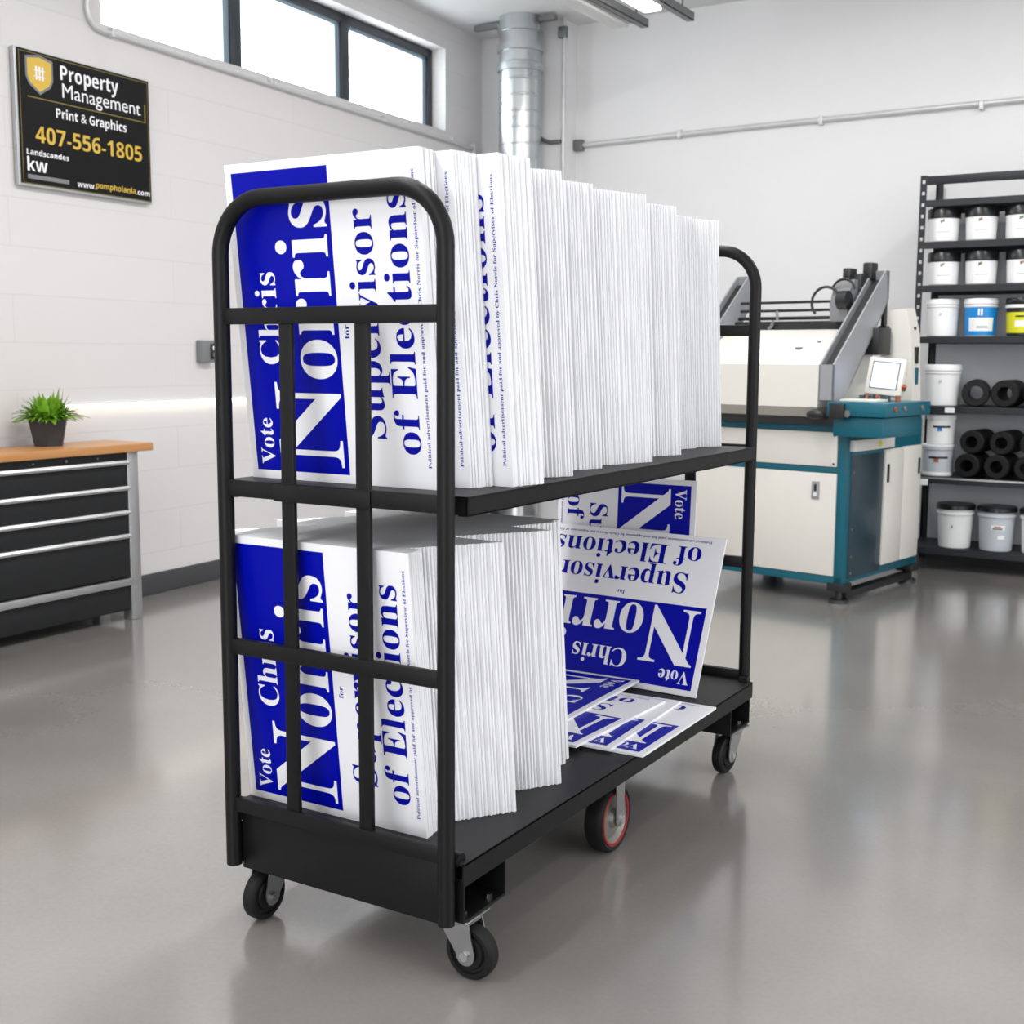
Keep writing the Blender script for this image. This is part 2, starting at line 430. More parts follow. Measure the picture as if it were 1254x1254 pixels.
# wall sign
def wall_sign():
    a0, a1, z0, z1 = -.916, -.156, 1.85, 2.408
    X = WL @ T(a0, 0, z0); Wd, H = a1 - a0, z1 - z0
    p = empty('wall_sign', 'black and gold property management sign board on the left wall', 'sign', X)
    b = MB()
    b.box(0, Wd, -.03, -.008, 0, H, 0, bev=.002)
    b.box(.012, Wd - .003, -.0312, -.0295, .010, H - .003, 1)
    F = Matrix(((1, 0, 0, 0), (0, 0, -1, -.0318), (0, 1, 0, 0), (0, 0, 0, 1)))   # text plane: x along, y up, facing the room
    def R(x0, x1, v0, v1, mi, d=0.):
        b.quad([F @ Vector((x0 * Wd, (1 - v1) * H, d)), F @ Vector((x1 * Wd, (1 - v1) * H, d)), F @ Vector((x1 * Wd, (1 - v0) * H, d)), F @ Vector((x0 * Wd, (1 - v0) * H, d))], mi)
    def Tx(s, x0, x1, v0, v1, mi, ref):
        b.text(s, x0 * Wd, x1 * Wd, (1 - v1) * H, (v1 - v0) * H / ref, mi, F, 4)
    t = .0045
    R(.03, .985, .02, .02 + t, 4); R(.03, .985, .975, .975 + t, 4); R(.03, .03 + t * .8, .02, .98, 4); R(.982, .985, .02, .98, 4)
    sb, sr = bold_sans, (lambda q: q)
    Tx(sb('Property'), .315, .75, .058, .165, 3, cap_h(sb))
    Tx('Management', .325, .925, .19, .295, 3, cap_h(sr))
    R(.08, .965, .338, .346, 4); R(.955, .965, .2, .346, 4)
    Tx(sb('Print & Graphics'), .275, .805, .385, .455, 3, cap_h(sb))
    Tx(sb('407-556-1805'), .125, .925, .545, .665, 2, max(v[1] for v in text_geo(sb('1'))[0]))
    Tx(sb('Landscandes'), .06, .355, .725, .765, 3, cap_h(sb))
    Tx(sb('kw'), .06, .2, .785, .885, 3, cap_h(sb))
    R(.06, .35, .91, .942, 5)
    Tx(sb('www.'), .41, .545, .905, .948, 3, cap_h(sb)); Tx(sb('pompholania'), .55, .865, .89, .935, 2, cap_h(sb)); Tx(sb('.com'), .87, .98, .895, .937, 3, cap_h(sb))
    def shield(k, d, mi, cx=.168, cv=.165):
        q = []
        for (x, y) in ((0, .14), (.095, .115), (.095, -.03), (.075, -.085), (0, -.15), (-.075, -.085), (-.095, -.03), (-.095, .115)):
            q.append(F @ Vector(((cx + x * k) * Wd, (1 - cv + y * k) * H, d)))
        b.quad(q, mi)
    shield(1, 0, 5); shield(.86, .0004, 2)
    for dx in (-.022, 0, .022): b.quad([F @ Vector(((.168 + dx + sx) * Wd, (1 - .16 + sy) * H, .0008)) for sx, sy in ((-.006, -.05), (.006, -.05), (.006, .05), (-.006, .05))], 3)
    for dv in (-.025, .02): b.quad([F @ Vector(((.168 + sx) * Wd, (1 - .16 + dv + sy) * H, .0008)) for sx, sy in ((-.035, -.005), (.035, -.005), (.035, .005), (-.035, .005))], 3)
    b.build('board', ['alu', 'signblack', 'gold', 'whiteprint', 'golddim', 'midgrey'], p, smooth=False)
    for (x, zz) in ((.06, .06), (Wd - .06, .06), (.06, H - .06), (Wd - .06, H - .06)):
        MB().cyl((x, -.008, zz), (x, 0, zz), .012).build('spacer', ['alu'], p)
wall_sign()

# ------------------------------------------------------------------ workbench and plant
def workbench():
    X0, XB = -2.43, -2.70
    p = empty('workbench', 'black drawer workbench with a wooden top against the left wall', 'workbench', T(X0, 2.0, 0))
    B = XB - X0            # back plane, negative x
    yl, yr = -1.42, -.035  # left and right ends of the frame
    MB().box(B, .028, yl - .06, .028, .738, .772, bev=.003).build('worktop', ['wood'], p)
    b = MB()
    b.box(B + .01, -.012, yl + .06, -.098, .045, .735, bev=.002)
    b.box(-.012, -.004, yl + .06, -.098, .702, .735)
    b.build('body', ['drawer'], p)
    for (ya, yb) in ((-.095, -.035), (yl, yl + .06)):
        MB().box(-.055, 0, ya, yb, 0, .738, bev=.004).build('leg', ['alu'], p)
        MB().box(B + .005, B + .06, ya, yb, 0, .738, bev=.004).build('leg', ['alu'], p)
    zs = [(.576, .703), (.472, .592), (.369, .487), (.193, .384)]
    for (z0, z1) in zs:
        d = MB(); d.box(-.014, 0, yl + .07, -.105, z0 + .002, z1 - .021, bev=.003)
        d = d.build('drawer', ['drawer'], p)
        b = MB(); b.prism([(0, z1 - .019), (.016, z1 - .019), (.02, z1 - .010), (.014, z1), (0, z1)], yl + .068, -.1, 1)
        b.build('handle', ['alu'], d)
    d = MB().box(-.014, -.002, yl + .07, -.105, .05, .158, bev=.003).build('drawer', ['drawer'], p)
    MB().box(-.002, .018, yl + .068, -.092, .158, .190, bev=.005).build('handle', ['alu'], d)
    for k in range(7):
        MB().cyl((-.004, -.25 - k * .16, .718), (-.002, -.25 - k * .16, .718), .006 if k % 2 else .004, seg=12).build('stud', ['midgrey'], p)
workbench()

def plant():
    p = empty('potted_plant', 'bright green leafy plant in a charcoal pot on the workbench', 'plant', T(-2.60, 1.64, .772) @ RZ(.3))
    b = MB()
    n = 5
    def ring(rr, z): return [(rr * math.cos(2 * PI * k / 6), rr * math.sin(2 * PI * k / 6), z) for k in range(6)]
    b.lathe([(0, 0), (.062, 0), (.086, .112), (.079, .112), (.073, .095), (0, .095)], seg=6)
    b.build('pot', ['pot'], p, smooth=False)
    MB().lathe([(.074, .094), (.04, .1), (0, .102)], seg=12).build('soil', ['soil'], p)
    rnd = random.Random(3)
    b = MB()
    for i in range(260):
        a = rnd.uniform(0, 2 * PI); sp = rnd.uniform(.1, 1.0); L = rnd.uniform(.10, .165)
        w = rnd.uniform(.009, .017); r0 = rnd.uniform(0, .05)
        d = Vector((math.cos(a), math.sin(a), 0)); side = Vector((-d.y, d.x, 0))
        base = d * r0 + Vector((0, 0, .097))
        N = 6; Lq = []
        for k in range(N):
            t = k / (N - 1)
            out = sp * L * .92 * t ** 1.25
            hz = L * (1.05 - .45 * sp) * t - sp * L * .62 * t * t
            ww = w * (1 - (2 * t - .8) ** 2 * .8) if k < N - 1 else .0007
            c = base + d * out + Vector((0, 0, hz)) + side * math.sin(t * 3 + i) * .004
            Lq.append((b.bm.verts.new(c - side * ww), b.bm.verts.new(c + Vector((0, 0, -.002)) ), b.bm.verts.new(c + side * ww)))
        for A, C in zip(Lq, Lq[1:]):
            b.bm.faces.new((A[0], A[1], C[1], C[0])); b.bm.faces.new((A[1], A[2], C[2], C[1]))
    b.build('foliage', ['leaf'], p, fixn=False)
plant()

# ------------------------------------------------------------------ printing machine
def machine():
    F = frame((.1, 3.94, 0), (.985, -.175, 0), None)
    p = empty('screen_printing_machine', 'cream and teal screen printing machine in front of the back wall', 'machine', F)
    XL = -.86
    # body frame
    b = MB(); b.box(XL, 0, .004, .84, .095, .845, bev=.004); b.box(XL, .0, -.006, .03, .09, .128, bev=.003); b.box(-.043, .003, -.006, .05, .09, .86, bev=.003)
    b.box(XL, -.04, -.006, .03, .618, .646, bev=.002); b.box(XL, -.02, -.012, .03, .812, .845, bev=.003)
    b.build('body', ['teal'], p)
    MB().box(XL, -.04, -.07, .4, .846, .880).build('table_slot', ['dark'], p)
    d = MB().box(XL + .03, -.046, -.014, .004, .648, .810, bev=.003).build('front_panel', ['cream'], p)
    for (x, zz) in ((-.06, .795), (-.06, .662), (XL + .05, .795)):
        MB().cyl((x, -.017, zz), (x, -.013, zz), .005, seg=10).build('screw', ['dark'], d)
    d = MB().box(XL + .03, -.044, -.014, .004, .130, .616, bev=.003).build('front_door', ['cream'], p)
    b = MB(); b.box(-.166, -.126, -.02, -.014, .49, .575, 0, bev=.002); b.box(-.152, -.140, -.0215, -.0195, .53, .562, 1); b.cyl((-.146, -.024, .513), (-.146, -.019, .513), .009, 2, seg=14)
    b.build('lock', ['armgrey', 'dark', 'pailw'], d)
    # side
    MB().box(-.002, .006, .04, .385, .115, .700, bev=.002).build('side_panel', ['tealdark'], p)
    d = MB().box(-.002, .014, .39, .60, .14, .712, bev=.003).build('side_door', ['cream'], p)
    b = MB(); b.box(.014, .022, .41, .425, .55, .64, bev=.002); b.build('handle', ['dark'], d)
    d = MB().box(-.002, .014, .604, .815, .14, .716, bev=.003).build('side_door', ['cream'], p)
    MB().box(.014, .022, .775, .79, .57, .65, bev=.002).build('handle', ['dark'], d)
    b = MB(); b.box(-.002, .03, .02, .45, .722, .775, 0, bev=.003); b.box(.03, .0315, .27, .30, .735, .762, 1); b.build('side_drawer', ['cream', 'yellow'], p)
    for zz in (.62, .35, .22, .14): MB().cyl((.006, .065, zz), (.009, .065, zz), .006, seg=10).build('screw', ['hub'], p)
    # feet and rail
    for (x, y) in ((-.03, .03), (XL + .05, .03), (-.03, .80), (XL + .05, .80)):
        b = MB(); b.cyl((x, y, 0), (x, y, .016), .05, r1=.044, seg=20); b.cyl((x, y, .016), (x, y, .06), .018, seg=12); b.box(x - .045, x + .045, y - .04, y + .04, .058, .096, bev=.003)
        b.build('foot', ['dark'], p)
    MB().box(-.055, .0, .05, .80, .02, .052, bev=.003).build('base_rail', ['dark'], p)
    # control boxes to the right
    MB().box(-.04, .245, -.14, .345, .893, .956, bev=.005).build('control_box', ['teal'], p)
    d = MB().box(-.02, .225, -.115, .30, .800, .890, bev=.005).build('control_box', ['tealdark' if False else 'teal'], p)
    b = MB()
    for k, yy in enumerate((-.05, .05, .24)): b.cyl((.246, yy, .928), (.252, yy, .928), .012, k % 3, seg=14)
    b.build('button', ['midgrey', 'orange', 'hub'], p)
    b = MB(); b.box(-.02, .05, -.16, -.135, .88, .95, 0, bev=.004); b.cyl((.06, -.146, .905), (.06, -.138, .905), .016, 1, seg=14); b.build('latch', ['dark', 'hub'], p)
    b = MB(); b.box(-.02, .16, -.06, .06, .957, .968, 0, bev=.002); b.build('tray', ['cream'], p)
    # hood
    b = MB(); b.prism([(-.11, .928), (-.11, 1.124), (.22, 1.292), (.45, 1.292), (.45, .928)], XL + .08, -.105, 0, 0)
    b.prism([(-.11, .9278), (.45, .9278), (.42, .882), (-.075, .882)], XL + .08, -.106, 0, 1)
    b.build('hood', ['cream', 'creamshade'], p)
    b = MB(); b.box(-.30, -.27, .02, .05, 1.196, 1.206, bev=.002); b.box(-.22, -.205, .09, .105, 1.226, 1.236, bev=.002); b.build('hood_clip', ['midgrey'], p)
    b = MB(); b.sph((-.105, -.12, .896), .032, 0, (1.5, .8, .7)); b.build('knob', ['dark'], p)
    # arms
    side = [(-.105, 1.125), (-.105, .962), (.0, .964), (.06, 1.02), (.44, 1.435), (.44, 1.575), (.40, 1.575)]
    for (xa, xb) in ((-.105, -.03), (-.86, -.785)):
        b = MB()
        b.prism(side, xa, xa + .008, 0); b.prism(side, xb - .008, xb, 0)
        b.prism([(-.105, 1.125), (-.105, .962), (-.097, .962), (-.097, 1.125)], xa, xb, 0)
        b.prism([(.40, 1.575), (.44, 1.575), (.44, 1.435), (.432, 1.435)], xa, xb, 0)
        b.prism([(.06, 1.02), (.44, 1.435), (.434, 1.441), (.054, 1.026)], xa, xb, 0)
        a = b.build('arm', ['armgrey'], p)
        b = MB(); b.prism([(-.08, 1.10), (.02, 1.0), (.42, 1.42), (.39, 1.53)], xa + .012, xb - .012, 0); b.build('slide_rail', ['dark'], a)
    # cross rods and beam
    for (y, zz, rr) in ((.33, 1.432, .007), (.33, 1.391, .007), (.31, 1.352, .009)):
        MB().cyl((-.80, y, zz), (-.09, y, zz), rr, seg=12).build('cross_rod', ['dark'], p)
    MB().box(-.80, -.09, .27, .34, 1.293, 1.336, bev=.004).build('cross_beam', ['dark'], p)
    b = MB(); b.tube([(-.56, .30, 1.385), (-.55, .29, 1.36), (-.55, .29, 1.34)], .008); b.tube([(-.58, .26, 1.30), (-.56, .25, 1.31), (-.55, .25, 1.34)], .008); b.build('hook', ['midgrey'], p)
    # motor head and cables
    b = MB(); b.prism([(.2, 1.33), (.19, 1.41), (.22, 1.48), (.27, 1.53), (.34, 1.53), (.39, 1.47), (.4, 1.4), (.4, 1.33)], -.215, -.125, 0); b.build('motor_head', ['midgrey'], p)
    b = MB(); b.box(-.17, -.108, .30, .42, 1.44, 1.56, bev=.01); b.box(-.135, -.085, .36, .43, 1.53, 1.615, bev=.008); b.box(-.19, -.15, .26, .34, 1.53, 1.585, bev=.008); b.cyl((-.17, .2, 1.43), (-.122, .2, 1.43), .045); b.build('motor', ['dark'], p)
    b = MB(); b.tube(arc((-.16, .22, 1.47), .06, .2, 2.9, (1, 0, 0), (0, 0, 1), 12) , .006); b.tube(arc((-.24, .2, 1.42), .075, .6, 3.9, (1, 0, 0), (0, 0, 1), 12), .007); b.build('cable', ['dark'], p)
    # uprights behind the arm
    b = MB(); b.box(-.052, -.034, .41, .436, 1.29, 1.46); b.box(-.14, .0, .28, .42, 1.17, 1.30, bev=.005); b.box(-.06, -.02, .40, .44, 1.28, 1.31); b.build('rear_bracket', ['dark'], p)
    # left arm twin parts
    MB().box(-.90, -.86, .3, .44, 1.29, 1.4, bev=.004).build('rear_bracket', ['dark'], p)
    # tower
    b = MB(); b.prism([(-.06, .93), (-.06, 1.382), (.062, 1.395), (.092, 1.27), (.112, .93)], .44, .54, 1, 0)
    b.build('tower', ['cream'], p)
    b = MB(); b.box(.09, .1065, .475, .505, 1.13, 1.21, 0); b.box(.09, .109, .475, .505, 1.03, 1.11, 1); b.cyl((.075, .49, 1.30), (.092, .49, 1.30), .008, 0, seg=10); b.build('tower_panel', ['dark', 'teal'], p)
    b = MB(); b.box(-.09, -.06, .41, .44, 1.235, 1.275, 0, bev=.004); b.cyl((-.06, .42, 1.24), (-.03, .42, 1.235), .012, 1, seg=12); b.build('clip', ['pailw', 'dark'], p)
    # monitor
    Xm = T(.10, .12, .985) @ RZ(.06) @ Matrix.Rotation(-.16, 4, 'X') @ Matrix.Rotation(.08, 4, 'Y')
    b = MB(); b.box(-.088, .088, 0, .045, .0, .175, 0, bev=.008, X=Xm); b.box(-.03, .03, .045, .075, .03, .12, 0, bev=.006, X=Xm)
    m = b.build('monitor', ['cream'], p)
    b = MB(); b.box(-.066, .066, -.0015, .002, .028, .156, 0, X=Xm); b.build('bezel', ['midgrey'], m)
    b = MB(); b.box(-.06, .06, -.003, -.001, .034, .150, 0, X=Xm); b.build('screen', ['screen'], m)
    b = MB(); b.box(.085, .125, .135, .17, .955, 1.03, bev=.004); b.build('monitor_post', ['midgrey'], p)
    b = MB()
    for k, (x, c) in enumerate(((.03, 1), (.05, 0), (.07, 2), (.09, 0), (.19, 2))): b.cyl((x, .06 + .01 * k, .955), (x, .06 + .01 * k, .985 + .004 * (k % 2)), .011, c, seg=12)
    b.cyl((.19, .15, 1.01), (.2, .14, 1.03), .012, 2, seg=12)
    b.build('push_button', ['tealdark', 'greenmark', 'orange'], p)
machine()

# ------------------------------------------------------------------ storage rack
RX, RY = .10, 5.16
def rack():
    RX = .088
    p = empty('storage_rack', 'dark steel storage rack by the back wall holding pails and rolls', 'rack', T(RX, RY, 0))
    Wd, D = 1.35, .40
    for (x, y, f) in ((0, 0, 1), (Wd - .035, 0, 1), (0, D - .035, 0), (Wd - .035, D - .035, 0)):
        b = MB(); H = 2.125
        if f:
            b.box(x, x + .010, y, y + .003, 0, H); b.box(x + .025, x + .035, y, y + .003, 0, H)
            z = 0
            while z < H - .02: b.box(x + .010, x + .025, y, y + .003, z, min(z + .042, H)); z += .06
            b.box(x + (0 if x == 0 else .032), x + (.003 if x == 0 else .035), y, y + .035, 0, H)
        else:
            b.box(x, x + .035, y + .032, y + .035, 0, H); b.box(x + (0 if x == 0 else .032), x + (.003 if x == 0 else .035), y, y + .035, 0, H)
        b.build('post', ['rack'], p, smooth=False)
    b = MB(); b.box(.035, Wd - .035, .0, .02, 2.075, 2.12, bev=.002); b.build('top_beam', ['rack'], p)
    for k, z in enumerate((1.995, 1.775, 1.545, 1.272, .897, .512, .122)):
        b = MB(); b.box(.004, Wd - .004, .004, D - .004, z - .008, z, 0)
        b.box(.035, Wd - .035, .0, .018, z - .036, z, 0, bev=.002); b.box(.035, Wd - .035, D - .018, D, z - .036, z, 0, bev=.002)
        if k == 5: b.box(.035, Wd - .035, -.002, .0, z - .010, z, 1)
        s_ = b.build('shelf', ['rack', 'alu'], p, smooth=False)
        if k == 4: MB().box(.185, .235, -.004, -.0005, z - .033, z - .006).build('tag', ['pailw'], s_)
        if k == 5: MB().box(.045, .115, -.006, -.0025, z - .046, z - .012).build('tag', ['pailw'], s_)
    MB().box(.036, Wd - .036, D - .006, D - .002, .12, 1.90).build('wall_shade_panel', ['wallshade'], p)  # added sheet whose grey stands for the wall in shadow behind the shelves
rack()

def mark(b, r, z, mi_list, s_=1.):
    """a small slanted logo smear on the front of a round label"""
    a = -PI / 2 - .16
    for k, mi in enumerate(mi_list):
        a0 = a + k * .085 * s_
        b.lathe([(r, z - .006 + .003 * k), (r, z + .010 + .002 * k)], mi, seg=3, a0=a0, a1=a0 + .07 * s_)

def pail(kind):
    """r about .08; origin at the base; label faces -y."""
    p = bpy.data.objects.new('pail', None); COL.objects.link(p)
    if kind in ('jar', 'jar2', 'jar3'):
        p.name = 'ink_jar'
        MB().lathe([(0, 0), (.070, 0), (.076, .006), (.081, .128), (.081, .135), (.07, .14)], seg=32).build('body', ['pailw'], p)
        b = MB(); b.lathe([(.083, .124), (.0865, .128), (.0865, .172), (.082, .178), (.0, .178)], seg=32); b.build('lid', ['lid'], p)
        b = MB(); mark(b, .0806, .104, {'jar': [1, 1, 0], 'jar2': [1, 1, 2], 'jar3': [0, 1, 2]}[kind])
        b.lathe([(.0790, .05), (.0794, .054)], 3, seg=6, a0=-PI / 2 - .35, a1=-PI / 2 + .45); b.build('label', ['dark', 'greenmark', 'redmark', 'pailg'], p)
    elif kind in ('white', 'tall', 'blue', 'yellow'):
        H = {'white': .2, 'tall': .20, 'blue': .20, 'yellow': .20}[kind]
        bm_ = 'pailw' if kind != 'yellow' else 'lid'
        MB().lathe([(0, 0), (.072, 0), (.077, .005), (.083, H - .045), (.088, H - .043), (.088, H - .034), (.083, H - .032), (.083, H - .012)], seg=32).build('body', [bm_], p)
        b = MB(); lm = 0
        if kind == 'yellow':
            b.lathe([(.086, H - .032), (.0875, H - .03), (.0875, H - .006), (.085, H), (0, H)], 0, seg=32); b.build('lid', ['lid'], p)
            b = MB(); b.lathe([(.0885, H - .052), (.0895, H - .045), (.0885, H - .035)], 0, seg=32); b.build('rim', ['pailw'], p)
            b = MB(); b.lathe([(.0785, .018), (.0835, .125)], 0, seg=24, a0=-PI * .95, a1=-PI * .05)
            b.lathe([(.0805, .05), (.0825, .082)], 1, seg=10, a0=-PI / 2 - .5, a1=-PI / 2 + .6); b.lathe([(.084, .1), (.0845, .108)], 2, seg=8, a0=-PI / 2 - .45, a1=-PI / 2 + .55); b.build('label', ['yellow', 'pailw', 'dark'], p)
        else:
            b.lathe([(.086, H - .03), (.089, H - .028), (.089, H - .01), (.084, H), (0, H)], 0, seg=32); b.build('lid', ['pailw'], p)
            if kind == 'blue':
                b = MB(); b.lathe([(.0775, .006), (.084, H - .047)], 0, seg=24, a0=-PI * .98, a1=-PI * .02)
                b.lathe([(.0795, .028), (.0825, .098)], 1, seg=12, a0=-PI / 2 - .75, a1=-PI / 2 + .9)
                b.lathe([(.0845, .11), (.0855, .145)], 1, seg=4, a0=-PI / 2 - .14, a1=-PI / 2 + .14); b.lathe([(.0845, .1), (.0860, .150)], 0, seg=1, a0=-PI / 2 - .03, a1=-PI / 2 + .03)
                b.lathe([(.0806, .042), (.0812, .056)], 2, seg=6, a0=-PI / 2 - .2, a1=-PI / 2 + .5); b.build('label', ['cyan', 'pailw', 'pailg'], p)
            else:
                b = MB(); mark(b, .0822, .115, [0, 0]); b.build('label', ['pailg'], p)
    elif kind in ('big', 'biggrey'):
        p.name = 'bucket'
        bm_ = 'pailw' if kind == 'big' else 'pailg'
        MB().lathe([(0, 0), (.078, 0), (.083, .005), (.093, .185), (.100, .188), (.100, .202), (.094, .205), (.094, .215)], seg=32).build('body', [bm_], p)
        MB().lathe([(.096, .212), (.104, .214), (.104, .236), (.097, .242), (0, .242)], seg=32).build('lid', ['lid'], p)
        b = MB()
        if kind == 'biggrey':
            b.lathe([(.0905, .118), (.0925, .145)], 0, seg=10, a0=-PI / 2 - .3, a1=-PI / 2 + .5); b.lathe([(.0932, .123), (.0936, .130)], 1, seg=6, a0=-PI / 2 - .2, a1=-PI / 2 + .35); b.lathe([(.0934, .134), (.0938, .14)], 2, seg=6, a0=-PI / 2 - .1, a1=-PI / 2 + .25)
            b.lathe([(.0895, .07), (.0905, .09)], 0, seg=6, a0=-PI / 2 + .1, a1=-PI / 2 + .5)
        else:
            mark(b, .0915, .12, [3])
        b.build('label', ['pailw', 'greenmark', 'redmark', 'midgrey'], p)
    elif kind in ('mid', 'midgrey'):
        bm_ = 'pailw' if kind == 'mid' else 'pailg'
        H = .175
        MB().lathe([(0, 0), (.074, 0), (.080, .005), (.080, H - .03), (.086, H - .028), (.086, H - .014), (.08, H - .012)], seg=32).build('body', [bm_], p)
        MB().lathe([(.083, H - .014), (.087, H - .012), (.087, H - .003), (.082, H), (0, H)], seg=32).build('lid', ['pailw'], p)
        b = MB()
        b.lathe([(.0808, .098), (.0808, .110)], 0, seg=14, a0=-PI / 2 - .55, a1=-PI / 2 + .75)
        b.lathe([(.0808, .078), (.0808, .098)], 1, seg=4, a0=-PI / 2 - .2, a1=-PI / 2 + .12)
        if kind == 'midgrey': MB().lathe([(.0806, .004), (.0812, .006), (.0812, .022), (.0806, .024)], 0, seg=32).build('band', ['pailw'], p)
        b.build('label', ['dark', 'orange' if kind == 'midgrey' else 'cyan', 'redmark', 'pailw'], p)
    return p
def put(p, x, z, label, cat, group=None, y=None, s=1., rz=0.):
    p.location = (x, (RY + .105) if y is None else y, z); p.rotation_euler = (0, 0, rz); p.scale = (s, s, s)
    tag(p, label, cat, group); return p
xs = (.198, .392, .594)
rz0 = .15
jg = 'black-lidded ink jars on the upper rack shelves'
j1, j2, j3 = pail('jar'), pail('jar2'), pail('jar3')
put(j1, xs[0], 1.776, 'black-lidded white jar beside the rack post in the top row of jars', 'jar', jg, rz=rz0)
put(j2, xs[1], 1.776, 'middle black-lidded white jar with a red mark in the top row of jars', 'jar', jg, rz=rz0)
put(copy_tree(j1), xs[2], 1.776, 'third black-lidded white jar from the rack post in the top row', 'jar', jg, rz=rz0)
put(copy_tree(j2), xs[0] + .01, 1.546, 'black-lidded white jar beside the rack post in the second row of jars', 'jar', jg, rz=rz0)
put(j3, xs[1] + .01, 1.546, 'black-lidded white jar directly above the blue-labelled pail', 'jar', jg, rz=rz0)
put(copy_tree(j3), xs[2] + .015, 1.546, 'black-lidded white jar directly above the yellow-labelled pail', 'jar', jg, rz=rz0)
pw = pail('white')
put(pw, xs[0] + .016, 1.273, 'plain white lidded pail left of the blue-labelled pail', 'pail', rz=rz0)
put(pail('blue'), xs[1] + .02, 1.273, 'white-lidded pail with a bright blue label on the rack', 'pail', rz=rz0)
put(pail('yellow'), xs[2] + .03, 1.273, 'black pail with a yellow label and white rim on the rack', 'pail', rz=rz0)
put(copy_tree(pw), .232, .898, 'plain white pail standing left of the single row of black rolls', 'pail', s=1.12, rz=rz0)
put(pail('midgrey'), .225, .513, 'pale grey banded pail underneath a white pail on the rack', 'pail', rz=rz0)
put(pail('mid'), .235, .6895, 'white pail stacked on top of the pale grey banded pail', 'pail', rz=rz0, s=.92)
bg = pail('big')
put(bg, .335, .123, 'big white bucket with black lid at the bottom left of the rack', 'bucket', rz=rz0)
put(pail('biggrey'), .551, .123, 'pale grey translucent bucket with black lid and green label', 'bucket', rz=rz0)
put(copy_tree(bg), .768, .123, 'big white bucket cut by the picture edge beside the grey bucket', 'bucket', rz=rz0)

def roll_mesh():
    b = MB(); Rr, ri, L = .066, .034, .24
    b.lathe([(ri, -L / 2), (Rr - .006, -L / 2), (Rr, -L / 2 + .006), (Rr, L / 2 - .006), (Rr - .006, L / 2), (ri, L / 2), (ri, -L / 2)], seg=36, X=Matrix.Rotation(PI / 2, 4, 'X'))
    return b.mesh('rubber_roll', ['rubber'])
rm = roll_mesh()
rg = 'black rubber rolls on the rack'
def roll(x, z, label, rz, s=1.):
    o = bpy.data.objects.new('rubber_roll', rm); COL.objects.link(o)
    o.location = (x, RY + .16, z); o.rotation_euler = (0, 0, rz); o.scale = (s, 1, s)
    tag(o, label, 'roll', rg)
roll(.40, .898 + .073, 'black hollow roll next to the white pail on the middle shelf', .15, 1.1)
roll(.57, .898 + .073, 'second black roll from the white pail on the middle shelf', -.05, 1.1)
roll(.735, .898 + .074, 'third black roll from the white pail on the middle shelf', -.05, 1.12)
roll(.90, .898 + .073, 'fourth black roll from the white pail on the middle shelf', -.05, 1.1)
for k, nm in enumerate(('beside the stacked pails', 'second from the stacked pails', 'third from the stacked pails')):
    roll(.402 + k * .152, .513 + .0665, 'black roll in the bottom layer ' + nm, -.1)
    roll(.478 + k * .152 - .054, .513 + .1955, 'black roll in the upper layer ' + nm, -.12, .96)

